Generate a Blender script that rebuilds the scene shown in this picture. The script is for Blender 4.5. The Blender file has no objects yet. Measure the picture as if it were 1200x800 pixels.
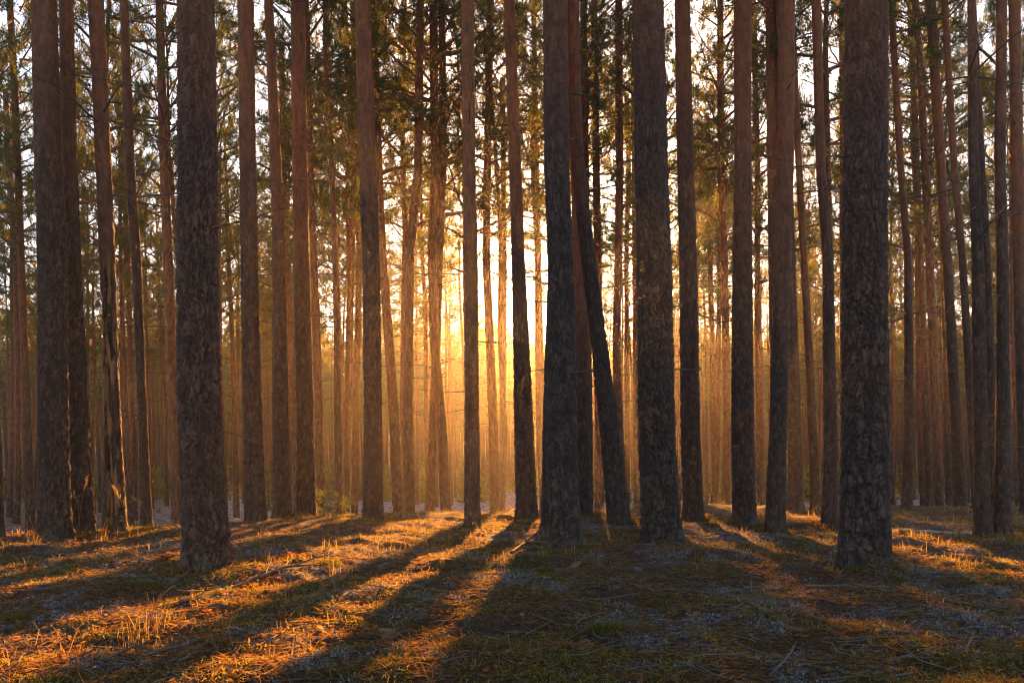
import bpy, math, random
import numpy as np
from mathutils import Vector

SC = bpy.context.scene
COL = SC.collection
rng = np.random.default_rng(7)
random.seed(7)

# ------------------------------------------------------------------ view constants (metres; measured off the photograph)
FPX, HORIZON, CAMH = 933.0, 555.0, 0.75          # focal length in photo pixels, horizon row, eye height
SUN_TAN_AZ, SUN_TAN_EL = 0.0857, 0.225            # bearing of the sun to the right of straight ahead, slope of its ray
SUN_AZ = math.atan(SUN_TAN_AZ)
SUN_EL = math.atan(SUN_TAN_EL * math.cos(SUN_AZ))


# ------------------------------------------------------------------ noise
def _hash(ix, iy, seed):
    h = (ix.astype(np.int64) * 374761393 + iy.astype(np.int64) * 668265263 + seed * 1442695041) & 0xffffffff
    h = ((h ^ (h >> 13)) * 1274126177) & 0xffffffff
    h = ((h ^ (h >> 16)) * 2246822519) & 0xffffffff
    return ((h ^ (h >> 15)) & 0xffffff) / float(0xffffff)


def vnoise(x, y, seed=0, perx=None):
    ix, iy = np.floor(x), np.floor(y)
    fx, fy = x - ix, y - iy
    fx = fx * fx * fx * (fx * (fx * 6 - 15) + 10)
    fy = fy * fy * fy * (fy * (fy * 6 - 15) + 10)
    ax, bx = ix, ix + 1
    if perx:
        ax, bx = np.mod(ax, perx), np.mod(bx, perx)
    a, b = _hash(ax, iy, seed), _hash(bx, iy, seed)
    c, d = _hash(ax, iy + 1, seed), _hash(bx, iy + 1, seed)
    return (a + (b - a) * fx) * (1 - fy) + (c + (d - c) * fx) * fy


def fbm(x, y, seed=0, octs=4, gain=0.5):
    s, a, t = 0.0, 1.0, 0.0
    for o in range(octs):
        s = s + a * vnoise(x * 2 ** o + 17.3 * o, y * 2 ** o - 9.1 * o, seed + o)
        t += a
        a *= gain
    return s / t


def pfbm(t, y, seed, per, octs=3):
    """noise round a trunk: t in 0..1 is the whole turn, per cells in the first octave"""
    s, a, tot = 0.0, 1.0, 0.0
    for o in range(octs):
        p = per * 2 ** o
        s = s + a * vnoise(t * p, y * 2 ** o, seed + o, p)
        tot += a
        a *= .5
    return s / tot


def sstep(a, b, x):
    t = np.clip((x - a) / (b - a), 0, 1)
    return t * t * (3 - 2 * t)


# ------------------------------------------------------------------ the ground's shape
CREST_X = np.array([-40, -6.0, -3.9, -1.5, 1.6, 4.8, 11.6, 40])
CREST_D = np.array([8.6, 9.6, 12.2, 14.2, 15.2, 18.5, 18.5, 18.5])


FEET = [(245, 670), (1018, 668), (775, 635), (664, 648), (646, 617), (684, 604), (726, 615), (65, 631), (97, 627), (142, 625), (174, 618), (300, 614),
        (329, 607), (359, 605.5), (437, 613), (554, 620), (618, 610), (813, 610), (872, 615), (908, 622), (931, 597), (973, 617), (1153, 630), (1178, 630)]


_FOOT_FIX = []


def ground_h(x, y):
    x, y = np.asarray(x, float), np.asarray(y, float)
    crest = np.interp(x, CREST_X, CREST_D) + 1.2 * (fbm(x * .3, y * 0 + 3, 5, 2) - .5)
    t = y - crest
    h = -1.35 * sstep(0, 10, t)
    near = 1 - .6 * sstep(20, 60, y)
    h = h + near * (.17 * (fbm(x * .55, y * .55, 11, 3) - .5) + .15 * (fbm(x * 1.7, y * 1.7, 21, 3) - .5)
                    + .055 * (fbm(x * 5, y * 5, 31, 3) - .5))
    h = h + .05 * np.exp(-((t + .8) / 1.1) ** 2)
    h = h + 17 * sstep(150, 330, y)  # rear hill added to close the bright slits between the far trunks
    for fx, fy, dz in _FOOT_FIX:                              # the level measured at each near foot, and a low mound round it
        q = (x - fx) ** 2 + (y - fy) ** 2
        h = h + dz * np.exp(-q / .45) + .008 * np.exp(-q / .14)
    h = h + 1.0 * (fbm(x * .02, y * .02, 41, 2) - .5) * sstep(30, 120, np.hypot(x, y))
    return h


def _fix_feet():
    """solve the local lifts so that the floor passes through the measured level at every near foot"""
    P = np.array([((px - 600) / FPX * CAMH * FPX / (py - HORIZON), CAMH * FPX / (py - HORIZON)) for px, py in FEET])
    h0 = ground_h(P[:, 0], P[:, 1])
    q = ((P[:, None, :] - P[None, :, :]) ** 2).sum(-1)
    K = np.exp(-q / .45)
    dz = np.linalg.solve(K + .08 * np.eye(len(P)), -h0)
    _FOOT_FIX.extend((float(p[0]), float(p[1]), float(v)) for p, v in zip(P, dz))


_fix_feet()


def frost_mask(x, y):
    a = fbm(x * 1.3 + 4, y * 1.3, 51, 4, .62)
    b = fbm(x * 7, y * 7, 61, 3, .6)
    return sstep(.505, .61, a * .50 + b * .50)


def moss_mask(x, y):
    return sstep(.49, .60, .6 * fbm(x * .9 + 31, y * .9 + 7, 71, 4, .6) + .4 * fbm(x * 5, y * 5, 75, 2))


def grass_mask(x, y):
    side = .10 * sstep(-.5, -4, x) + .05 * sstep(6, 10, y)
    return sstep(.47, .66, fbm(x * .7 - 11, y * .7 + 23, 81, 3) + side)


# ------------------------------------------------------------------ mesh helpers
def build_mesh(name, V, blocks, mats=(), midx=None, attrs=None, smooth=False):
    """blocks: list of (n,k) index arrays"""
    me = bpy.data.meshes.new(name)
    V = np.asarray(V, np.float32)
    me.vertices.add(len(V))
    me.vertices.foreach_set('co', V.ravel())
    loops = np.concatenate([b.ravel() for b in blocks]).astype(np.int32)
    sizes = np.concatenate([np.full(len(b), b.shape[1]) for b in blocks]).astype(np.int32)
    starts = np.concatenate([[0], np.cumsum(sizes)[:-1]]).astype(np.int32)
    me.loops.add(len(loops))
    me.loops.foreach_set('vertex_index', loops)
    me.polygons.add(len(sizes))
    me.polygons.foreach_set('loop_start', starts)
    me.polygons.foreach_set('loop_total', sizes)
    for m in mats:
        me.materials.append(m)
    if midx is not None:
        me.polygons.foreach_set('material_index', np.concatenate([np.full(len(b), i) for b, i in zip(blocks, midx)]).astype(np.int32))
    if smooth is not None:
        me.polygons.foreach_set('use_smooth', np.full(len(sizes), bool(smooth)))
    for k, a in (attrs or {}).items():
        at = me.attributes.new(k, 'FLOAT', 'POINT')
        at.data.foreach_set('value', np.asarray(a, np.float32))
    me.update(calc_edges=True)
    me.validate()
    return me


def link(name, data, parent=None, loc=(0, 0, 0), rot=(0, 0, 0), scale=(1, 1, 1)):
    o = bpy.data.objects.new(name, data)
    COL.objects.link(o)
    o.parent = parent
    o.location, o.rotation_euler, o.scale = loc, rot, scale
    return o


def tag(o, label=None, category=None, group=None, kind=None):
    for k, v in (('label', label), ('category', category), ('group', group), ('kind', kind)):
        if v:
            o[k] = v
    return o


class Geo:
    def __init__(self):
        self.v, self.b, self.n, self.a = [], [], 0, []

    def add(self, V, F, tint=None):
        V = np.asarray(V, float)
        self.v.append(V)
        for f in (F if isinstance(F, list) else [F]):
            self.b.append(np.asarray(f, int) + self.n)
        self.a.append(np.full(len(V), .5) if tint is None else np.broadcast_to(np.asarray(tint, float), (len(V),)))
        self.n += len(V)

    def mesh(self, name, mats, smooth=False, midx=None):
        return build_mesh(name, np.concatenate(self.v), self.b, mats, midx, {'tint': np.concatenate(self.a)}, smooth)


def tube(P, R, n=5):
    """polyline P (k,3), radii R (k) -> verts, quads (closed tip by tiny radius)"""
    P = np.asarray(P, float)
    R = np.asarray(R, float)
    T = np.gradient(P, axis=0)
    T /= np.linalg.norm(T, axis=1)[:, None] + 1e-9
    up = np.array([0, 0, 1.0]) if abs(T[0, 2]) < .9 else np.array([1.0, 0, 0])
    A = np.cross(T, up)
    A /= np.linalg.norm(A, axis=1)[:, None] + 1e-9
    B = np.cross(T, A)
    th = np.linspace(0, 2 * np.pi, n, endpoint=False)
    V = P[:, None, :] + R[:, None, None] * (np.cos(th)[None, :, None] * A[:, None, :] + np.sin(th)[None, :, None] * B[:, None, :])
    k = len(P)
    i = np.arange(k - 1)[:, None] * n
    j = np.arange(n)[None, :]
    jn = (j + 1) % n
    F = np.stack([i + j, i + jn, i + n + jn, i + n + j], -1).reshape(-1, 4)
    return V.reshape(-1, 3), F


def norm(a):
    return a / (np.linalg.norm(a, axis=-1, keepdims=True) + 1e-9)


def diamonds(base, dirs, length, width, r):
    """leaf-sized four-cornered blades; arrays n"""
    n = len(base)
    side = norm(np.cross(dirs, r.normal(size=(n, 3))))
    mid = base + dirs * (length * .5)[:, None]
    V = np.stack([base, mid + side * (width * .5)[:, None], base + dirs * length[:, None], mid - side * (width * .5)[:, None]], 1)
    return V.reshape(-1, 3), np.arange(4 * n).reshape(n, 4)


# ------------------------------------------------------------------ materials
def nodes_of(name):
    m = bpy.data.materials.new(name)
    m.use_nodes = True
    nt = m.node_tree
    nt.nodes.clear()
    return m, nt


class NT:
    def __init__(self, nt):
        self.nt = nt

    def n(self, kind, **kw):
        nd = self.nt.nodes.new(kind)
        for k, v in kw.items():
            if k.startswith('i_'):
                key = k[2:]
                nd.inputs[int(key) if key.isdigit() else key].default_value = v
            else:
                setattr(nd, k, v)
        return nd

    def l(self, a, b):
        self.nt.links.new(a, b)

    def mix(self, fac, a, b, blend='MIX'):
        nd = self.n('ShaderNodeMix', data_type='RGBA', blend_type=blend)
        for sock, v in ((nd.inputs[0], fac), (nd.inputs[6], a), (nd.inputs[7], b)):
            if hasattr(v, 'is_linked'):
                self.l(v, sock)
            else:
                sock.default_value = v if not isinstance(v, tuple) else (*v, 1)
        return nd.outputs[2]

    def math(self, op, a, b=0.0, clamp=False):
        nd = self.n('ShaderNodeMath', operation=op, use_clamp=clamp)
        for sock, v in ((nd.inputs[0], a), (nd.inputs[1], b)):
            if hasattr(v, 'is_linked'):
                self.l(v, sock)
            else:
                sock.default_value = v
        return nd.outputs[0]

    def ramp(self, fac, lo, hi):
        nd = self.n('ShaderNodeMapRange', interpolation_type='SMOOTHSTEP')
        nd.inputs[1].default_value, nd.inputs[2].default_value = lo, hi
        self.l(fac, nd.inputs[0])
        return nd.outputs[0]

    def noise(self, vec, scale, detail=4, rough=.55):
        nd = self.n('ShaderNodeTexNoise')
        nd.inputs['Scale'].default_value, nd.inputs['Detail'].default_value = scale, detail
        nd.inputs['Roughness'].default_value = rough
        self.l(vec, nd.inputs['Vector'])
        return nd.outputs[0]

    def attr(self, name):
        return self.n('ShaderNodeAttribute', attribute_name=name).outputs['Fac']


def mat_bark(name, near):
    m, nt = nodes_of(name)
    g = NT(nt)
    tc = g.n('ShaderNodeTexCoord').outputs['Object']
    sep = g.n('ShaderNodeSeparateXYZ')
    g.l(tc, sep.inputs[0])
    mp = g.n('ShaderNodeMapping')
    mp.inputs['Scale'].default_value = (1, 1, .38)
    g.l(tc, mp.inputs[0])
    vec = mp.outputs[0]
    rnd = g.n('ShaderNodeObjectInfo').outputs['Random']
    n1 = g.noise(vec, 9, 5, .6)
    n2 = g.noise(vec, 55, 4, .65)
    if near:
        plate = g.attr('plate')
        groove = g.attr('groove')
        hgt = n2
    else:
        v = g.n('ShaderNodeTexVoronoi', feature='F1')
        v.inputs['Scale'].default_value = 16
        g.l(vec, v.inputs['Vector'])
        sepc = g.n('ShaderNodeSeparateColor')
        g.l(v.outputs['Color'], sepc.inputs[0])
        plate = sepc.outputs[0]
        groove = g.ramp(v.outputs['Distance'], .35, .7)
        hgt = g.math('SUBTRACT', g.math('MULTIPLY', n2, .5), groove)
    low = g.mix(plate, (.017, .010, .008), (.105, .058, .046))
    low = g.mix(g.math('MULTIPLY', g.ramp(n1, .45, .7), .55), low, (.062, .034, .025))
    low = g.mix(g.math('MULTIPLY', groove, .75), low, (.020, .012, .009))
    low = g.mix(g.math('MULTIPLY', g.ramp(n2, .60, .74), .35), low, (.10, .083, .076))
    up = g.mix(plate, (.16, .050, .022), (.27, .092, .038))
    up = g.mix(g.ramp(n1, .5, .72), up, (.10, .040, .026))
    z0 = g.math('ADD', sep.outputs[2], g.math('MULTIPLY', rnd, -3.0))
    z0 = g.math('ADD', z0, g.math('MULTIPLY', n1, 1.6))
    col = g.mix(g.math('MULTIPLY', g.ramp(z0, .5 if not near else 2.2, 5.5 if not near else 6.5), .95), low, up)
    # greenish algae and lichen film towards the foot
    alg = g.math('MULTIPLY', g.ramp(g.noise(tc, 3.2, 4, .6), .52, .70), g.ramp(g.math('MULTIPLY', sep.outputs[2], -1), -1.6, .1))
    col = g.mix(g.math('MULTIPLY', alg, .45), col, (.085, .09, .05))
    if near:
        col = g.mix(g.attr('bare'), col, g.mix(n2, (.34, .145, .055), (.17, .075, .038)))
        col = g.mix(g.attr('dark_hollow'), col, (.016, .012, .010))  # black colour on the sunken patches of the torn trunk
    b = g.n('ShaderNodeBump', i_Strength=.9, i_Distance=.012 if near else .03)
    g.l(hgt, b.inputs['Height'])
    p = g.n('ShaderNodeBsdfPrincipled')
    p.inputs['Roughness'].default_value = .82
    p.inputs['Specular IOR Level'].default_value = .3
    g.l(col, p.inputs['Base Color'])
    g.l(b.outputs[0], p.inputs['Normal'])
    o = g.n('ShaderNodeOutputMaterial')
    g.l(p.outputs[0], o.inputs[0])
    return m


def mat_leafy(name, c0, c1, t0, t1, trans=.45, objvar=0.0, c_alt=None):
    """thin plant matter: diffuse + translucent, hue by the tint attribute"""
    m, nt = nodes_of(name)
    g = NT(nt)
    tint = g.attr('tint')
    if objvar:
        r = g.n('ShaderNodeObjectInfo').outputs['Random']
        tint = g.math('ADD', tint, g.math('MULTIPLY', g.math('SUBTRACT', r, .5), objvar), True)
    d = g.n('ShaderNodeBsdfDiffuse')
    g.l(g.mix(tint, c0, c1), d.inputs[0])
    t = g.n('ShaderNodeBsdfTranslucent')
    g.l(g.mix(tint, t0, t1), t.inputs[0])
    mx = g.n('ShaderNodeMixShader')
    mx.inputs[0].default_value = trans
    g.l(d.outputs[0], mx.inputs[1])
    g.l(t.outputs[0], mx.inputs[2])
    o = g.n('ShaderNodeOutputMaterial')
    g.l(mx.outputs[0], o.inputs[0])
    return m


def mat_plain(name, c0, c1, scale=20, rough=.85, bump=.3):
    m, nt = nodes_of(name)
    g = NT(nt)
    tc = g.n('ShaderNodeTexCoord').outputs['Object']
    n = g.noise(tc, scale, 5, .6)
    p = g.n('ShaderNodeBsdfPrincipled')
    p.inputs['Roughness'].default_value = rough
    p.inputs['Specular IOR Level'].default_value = .25
    g.l(g.mix(g.ramp(n, .3, .7), c0, c1), p.inputs['Base Color'])
    b = g.n('ShaderNodeBump', i_Strength=bump, i_Distance=.01)
    g.l(n, b.inputs['Height'])
    g.l(b.outputs[0], p.inputs['Normal'])
    o = g.n('ShaderNodeOutputMaterial')
    g.l(p.outputs[0], o.inputs[0])
    return m


def mat_ground():
    m, nt = nodes_of('forest_floor')
    g = NT(nt)
    tc = g.n('ShaderNodeTexCoord').outputs['Object']
    n1 = g.noise(tc, 3.0, 6, .62)
    n2 = g.noise(tc, 26, 6, .7)
    n3 = g.noise(tc, 90, 4, .7)
    col = g.mix(g.ramp(n2, .32, .68), (.034, .019, .013), (.125, .066, .038))
    col = g.mix(g.math('MULTIPLY', g.ramp(n1, .45, .65), .5), col, (.09, .036, .020))
    mo = g.math('MULTIPLY', g.attr('moss'), g.ramp(n2, .35, .6))
    col = g.mix(mo, col, g.mix(n3, (.036, .030, .012), (.080, .060, .022)))
    fr = g.math('MULTIPLY', g.attr('frost'), g.ramp(g.math('ADD', g.math('MULTIPLY', n2, .6), g.math('MULTIPLY', n3, .4)), .47, .58))
    col = g.mix(g.math('MULTIPLY', fr, .7), col, (.23, .24, .265))
    sn = g.math('MULTIPLY', g.attr('snow'), g.ramp(g.math('ADD', g.math('MULTIPLY', n1, .6), g.math('MULTIPLY', n2, .4)), .47, .56))
    col = g.mix(sn, col, (.52, .54, .60))
    h = g.math('ADD', g.math('MULTIPLY', n2, 1.0), g.math('MULTIPLY', n3, .5))
    b = g.n('ShaderNodeBump', i_Strength=.9, i_Distance=.03)
    g.l(h, b.inputs['Height'])
    p = g.n('ShaderNodeBsdfPrincipled')
    p.inputs['Roughness'].default_value = .9
    p.inputs['Specular IOR Level'].default_value = .2
    g.l(col, p.inputs['Base Color'])
    g.l(b.outputs[0], p.inputs['Normal'])
    o = g.n('ShaderNodeOutputMaterial')
    g.l(p.outputs[0], o.inputs[0])
    return m


M = {
    'bark_near': mat_bark('pine_bark_plates', True),
    'bark_far': mat_bark('pine_bark', False),
    'needles': mat_leafy('pine_needles', (.026, .060, .030), (.060, .090, .030), (.09, .14, .035), (.32, .29, .05), .52, .5),
    'twig': mat_plain('dead_twig', (.055, .04, .032), (.11, .08, .06), 25),
    'limb': mat_plain('limb_bark', (.10, .055, .032), (.20, .095, .045), 14),
    'moss': mat_leafy('moss_green', (.032, .036, .012), (.085, .074, .024), (.14, .15, .02), (.48, .44, .06), .5),
    'straw': mat_leafy('dry_grass_straw', (.10, .062, .028), (.24, .165, .075), (.28, .17, .05), (.50, .36, .12), .5),
    'litter': mat_leafy('needle_litter_brown', (.035, .020, .012), (.16, .092, .045), (.18, .085, .028), (.48, .30, .09), .45),
    'lichen': mat_leafy('frosted_lichen', (.09, .10, .10), (.27, .28, .32), (.14, .14, .12), (.30, .29, .27), .25),
    'fern': mat_leafy('dead_fern', (.17, .065, .025), (.28, .12, .045), (.30, .10, .03), (.42, .18, .05), .5),
    'stick': mat_plain('fallen_wood', (.07, .048, .036), (.15, .105, .08), 16),
    'chip': mat_plain('bark_flake', (.11, .05, .03), (.22, .10, .055), 30),
    'palewood': mat_plain('bleached_wood', (.22, .19, .17), (.36, .33, .31), 12),
    'ground': mat_ground(),
}

# ------------------------------------------------------------------ the ground sheet
dn = 2.0 * 1.0068 ** np.arange(0, 330)                    # about 2 .. 18.6 m in fine rows
far = dn[-1] * 1.06 ** np.arange(1, 66)
yy = np.concatenate([[-300, -120, -50, -20, -8, -3, -1, 0, .7, 1.3, 1.7], dn, far])
uu = np.concatenate([[-9, -5, -3, -2, -1.5, -1.2], np.linspace(-1.0, 1.0, 520), [1.2, 1.5, 2, 3, 5, 9]])
ww = np.maximum(np.abs(yy), 2.0)
GX = ww[:, None] * uu[None, :]
GY = np.broadcast_to(yy[:, None], GX.shape)
gx, gy = GX.ravel(), GY.ravel()
gz = ground_h(gx, gy)
fine = (.020 * (fbm(gx * 15, gy * 15, 91, 3) - .5) + .010 * (fbm(gx * 45, gy * 45, 95, 2) - .5)) * (1 - sstep(6, 16, np.abs(gy)))
nr, nc = GX.shape
ii = np.arange(nr - 1)[:, None] * nc
jj = np.arange(nc - 1)[None, :]
gf = np.stack([ii + jj, ii + jj + 1, ii + nc + jj + 1, ii + nc + jj], -1).reshape(-1, 4)
crest_d = np.interp(gx, CREST_X, CREST_D)
snow = sstep(4, 9, gy - crest_d) * (.25 + .75 * sstep(-.52, -.34, gx / np.maximum(gy, 1))) * (1 - .4 * sstep(.7, 1.0, np.abs(gx) / np.maximum(gy, 1)))
g_me = build_mesh('forest_floor', np.stack([gx, gy, gz + fine], 1), [gf], [M['ground']],
                  attrs={'frost': frost_mask(gx, gy) * (1 - sstep(13, 17, gy)), 'moss': moss_mask(gx, gy), 'snow': snow}, smooth=True)
tag(link('ground', g_me), kind='structure')


# ------------------------------------------------------------------ ground cover (what nobody could count)
def scatter(n, dmin, dmax, power, mask=None, seed=0, spread=.78):
    """points on the floor, denser close to the eye; density ~ d**-power"""
    r = np.random.default_rng(seed)
    u = r.random(n * 4)
    e = 2 - power
    d = (dmin ** e + u * (dmax ** e - dmin ** e)) ** (1 / e) if abs(e) > 1e-3 else dmin * (dmax / dmin) ** u
    x = d * r.uniform(-spread, spread, len(d))
    if mask is not None:
        k = r.random(len(d)) < mask(x, d)
        x, d = x[k], d[k]
    x, d = x[:n], d[:n]
    return np.stack([x, d, ground_h(x, d)], 1), r


def blade_strips(P, r, length, width, lean, upmin=.35):
    n = len(P)
    a = r.uniform(0, 2 * np.pi, n)
    h = np.stack([np.cos(a), np.sin(a), np.zeros(n)], 1)
    up = np.array([0, 0, 1.0])
    d1 = norm(up * (upmin + r.random((n, 1))) + h * lean * .5)
    d2 = norm(up * (upmin * .4 + .5 * r.random((n, 1)) - .2 * lean) + h * lean)
    side = np.stack([-np.sin(a), np.cos(a), np.zeros(n)], 1)
    w = width[:, None] * side
    p1 = P + d1 * (length * .5)[:, None]
    p2 = p1 + d2 * (length * .5)[:, None]
    V = np.stack([P - w, P + w, p1 - w * .8, p1 + w * .8, p2], 1).reshape(-1, 3)
    b = np.arange(n)[:, None] * 5
    return V, [b + np.array([0, 1, 3, 2]), b + np.array([2, 3, 4])]


def clumps(P, r, per, spread, size, width, flat=.3):
    """little hemispherical cushions of blades"""
    n = len(P)
    Q = np.repeat(P, per, 0)
    s = np.repeat(size, per)
    off = r.normal(size=(n * per, 3)) * (s * spread)[:, None]
    off[:, 2] = np.abs(off[:, 2]) * flat
    dirs = r.normal(size=(n * per, 3))
    dirs[:, 2] = np.abs(dirs[:, 2]) + .25
    L = s * r.uniform(.5, 1.1, n * per)
    V, F = diamonds(Q + off, norm(dirs), L, L * width, r)
    return V, F, np.repeat(r.random(n), per)


def collar(n, r0, spread, seed):
    """points in a ring round the foot of each near tree"""
    r = np.random.default_rng(seed)
    out = []
    for px, py in FEET:
        d = CAMH * FPX / (py - HORIZON)
        a = r.uniform(0, 6.28, n)
        q = r0 + np.abs(r.normal(0, spread, n)) * (.6 + .8 * vnoise(a * 1.3, a * 0, int(px)))
        x, y = (px - 600) / FPX * d + q * np.cos(a), d + q * np.sin(a)
        out.append(np.stack([x, y, ground_h(x, y)], 1))
    return np.concatenate(out), r


def stuff(name, geo, mat):
    tag(link(name, geo.mesh(name, [mat])), kind='stuff')


P, r = scatter(26000, 2.1, 17, 1.75, lambda x, y: .42 * moss_mask(x, y) * (1 - .7 * frost_mask(x, y)), 101)
g = Geo()
V, F, t = clumps(P, r, 12, 1.3, r.uniform(.009, .022, len(P)) * (1 + P[:, 1] * .05), .22)
g.add(V, F, np.repeat(np.clip(t + r.normal(0, .15, len(t)), 0, 1), 4))
P, r = collar(70, .17, .07, 201)
P[:, 2] += r.uniform(0, .02, len(P)) * (r.random(len(P)) < .5)
V, F, t = clumps(P, r, 12, 1.3, r.uniform(.012, .026, len(P)) * (1 + P[:, 1] * .04), .22)
g.add(V, F, np.repeat(np.clip(t * .6 + r.normal(0, .15, len(t)), 0, 1), 4))
stuff('moss', g, M['moss'])

P, r = scatter(210000, 2.1, 16, 1.8, lambda x, y: 1 - .55 * frost_mask(x, y), 102)
g = Geo()
P[:, 2] += r.uniform(.0, .018, len(P))
dirs = r.normal(size=(len(P), 3))
dirs[:, 2] *= .25
L = r.uniform(.03, .075, len(P))
V, F = diamonds(P, norm(dirs), L, r.uniform(.0016, .0032, len(P)) * (1 + .13 * P[:, 1]), r)
g.add(V, F, np.repeat(r.random(len(P)), 4))
P, r = scatter(16000, 2.1, 14, 1.8, None, 112)             # bark flakes and broken bits of leaf
P[:, 2] += r.uniform(.0, .012, len(P))
dirs = r.normal(size=(len(P), 3))
dirs[:, 2] *= .3
L = r.uniform(.012, .04, len(P))
V, F = diamonds(P, norm(dirs), L, L * r.uniform(.4, .8, len(P)), r)
g.add(V, F, np.repeat(r.random(len(P)), 4))
P, r = collar(420, .16, .16, 202)
P[:, 2] += r.uniform(0, .025, len(P)) * r.random(len(P))
dirs = r.normal(size=(len(P), 3))
L = r.uniform(.025, .07, len(P))
V, F = diamonds(P, norm(dirs), L, L * r.choice([.08, .10, .5], len(P)) * (1 + .05 * P[:, 1]), r)
g.add(V, F, np.repeat(r.random(len(P)), 4))
stuff('needle_litter', g, M['litter'])

P, r = scatter(9000, 2.1, 14, 1.75, lambda x, y: .8 * frost_mask(x, y) * (1 - sstep(11, 15, y)), 103)
g = Geo()
V, F, t = clumps(P, r, 11, 1.2, r.uniform(.007, .017, len(P)) * (1 + P[:, 1] * .04), .5, .25)
g.add(V, F, np.repeat(np.clip(t + r.normal(0, .2, len(t)), 0, 1), 4))
stuff('frosted_lichen', g, M['lichen'])

P, r = scatter(4200, 2.2, 17.5, 1.35, grass_mask, 104)
g = Geo()
cl = r.integers(0, 8, len(P)) > 0                         # pull most blades together into tussocks
V, F = blade_strips(P, r, r.uniform(.04, .15, len(P)) * (.7 + .6 * fbm(P[:, 0] * 2, P[:, 1] * 2, 7, 2)), r.uniform(.0007, .0016, len(P)) * (1 + .10 * P[:, 1]), r.uniform(.4, 2.6, (len(P), 1)))
g.add(V, F, np.repeat(r.random(len(P)), 5))
P, r = scatter(480, 6, 24, 1.0, lambda x, y: np.ones_like(x) * .9, 114)   # coarser tussocks towards the rise and beyond it
Q = np.repeat(P, 14, 0)
Q[:, :2] += r.normal(0, .06, (len(Q), 2))
V, F = blade_strips(Q, r, r.uniform(.07, .22, len(Q)), r.uniform(.0014, .0025, len(Q)) * (1 + .06 * Q[:, 1]), r.uniform(.2, 1.4, (len(Q), 1)))
g.add(V, F, np.repeat(r.random(len(Q)), 5))
P, r = collar(46, .19, .10, 203)
V, F = blade_strips(P, r, r.uniform(.03, .11, len(P)), r.uniform(.0010, .0020, len(P)) * (1 + .08 * P[:, 1]), r.uniform(.4, 2.4, (len(P), 1)))
g.add(V, F, np.repeat(r.random(len(P)), 5))
stuff('dry_grass', g, M['straw'])

g = Geo()
P, r = scatter(2600, 2.2, 15, 1.6, None, 105)
for p in P:
    L = r.uniform(.05, .38)
    a = r.uniform(0, 2 * np.pi)
    k = 4
    s = np.linspace(0, 1, k)
    ca, sa = math.cos(a), math.sin(a)
    px = p[0] + L * s * ca + r.normal(0, .012, k)
    py = p[1] + L * s * sa + r.normal(0, .012, k)
    pz = ground_h(px, py) + .008 + s * r.uniform(0, .07) * (r.random() < .35)
    V, F = tube(np.stack([px, py, pz], 1), np.linspace(1, .45, k) * r.uniform(.0022, .006), 4)
    g.add(V, F)
stuff('twig_litter', g, M['stick'])

g = Geo()
P, r = scatter(420, 2.3, 13, 1.5, lambda x, y: .25 + .75 * sstep(0, -3, x), 106)   # curled scraps of dead fern and bilberry
for p in P:
    nfr = r.integers(2, 5)
    for _ in range(nfr):
        a = r.uniform(0, 2 * np.pi)
        L = r.uniform(.06, .17)
        s = np.linspace(0, 1, 7)
        rise = r.uniform(.25, .9)
        C = p + np.stack([L * s * math.cos(a), L * s * math.sin(a), L * (rise * s - .75 * s * s)], 1)
        V, F = tube(C, np.linspace(.0016, .0007, 7), 3)
        g.add(V, F, .3)
        bb = np.repeat(C[1:], 2, 0)
        sd = np.array([-math.sin(a), math.cos(a), 0])
        dd = norm(np.tile(np.stack([sd, -sd]), (6, 1)) + np.array([math.cos(a), math.sin(a), -.2]) * .5 + r.normal(0, .3, (12, 3)))
        LL = L * .28 * (1 - .75 * np.repeat(s[1:], 2)) * r.uniform(.7, 1.2, 12)
        V, F = diamonds(bb, dd, LL, LL * .4, r)
        g.add(V, F, np.repeat(r.random(12), 4))
stuff('fern_litter', g, M['fern'])


# ------------------------------------------------------------------ pine trees
def voronoi_plates(tx, ty, nper, seed):
    """periodic in tx with nper cells; returns edge distance (F2-F1), plate value, offset inside plate"""
    ix, iy = np.floor(tx), np.floor(ty)
    f1 = np.full(tx.shape, 9.0)
    f2 = np.full(tx.shape, 9.0)
    val = np.zeros(tx.shape)
    dyy = np.zeros(tx.shape)
    for ox in (-1, 0, 1):
        for oy in (-1, 0, 1):
            cx, cy = ix + ox, iy + oy
            hx = np.mod(cx, nper)
            px = cx + .1 + .8 * _hash(hx, cy, seed)
            py = cy + .1 + .8 * _hash(hx, cy, seed + 1)
            d = np.abs(tx - px) ** 1.6 + np.abs(ty - py) ** 1.6
            d = d ** (1 / 1.6)
            v = _hash(hx, cy, seed + 2)
            near = d < f1
            f2 = np.where(near, f1, np.minimum(f2, d))
            val = np.where(near, v, val)
            dyy = np.where(near, ty - py, dyy)
            f1 = np.where(near, d, f1)
    return f2 - f1, val, dyy


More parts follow.
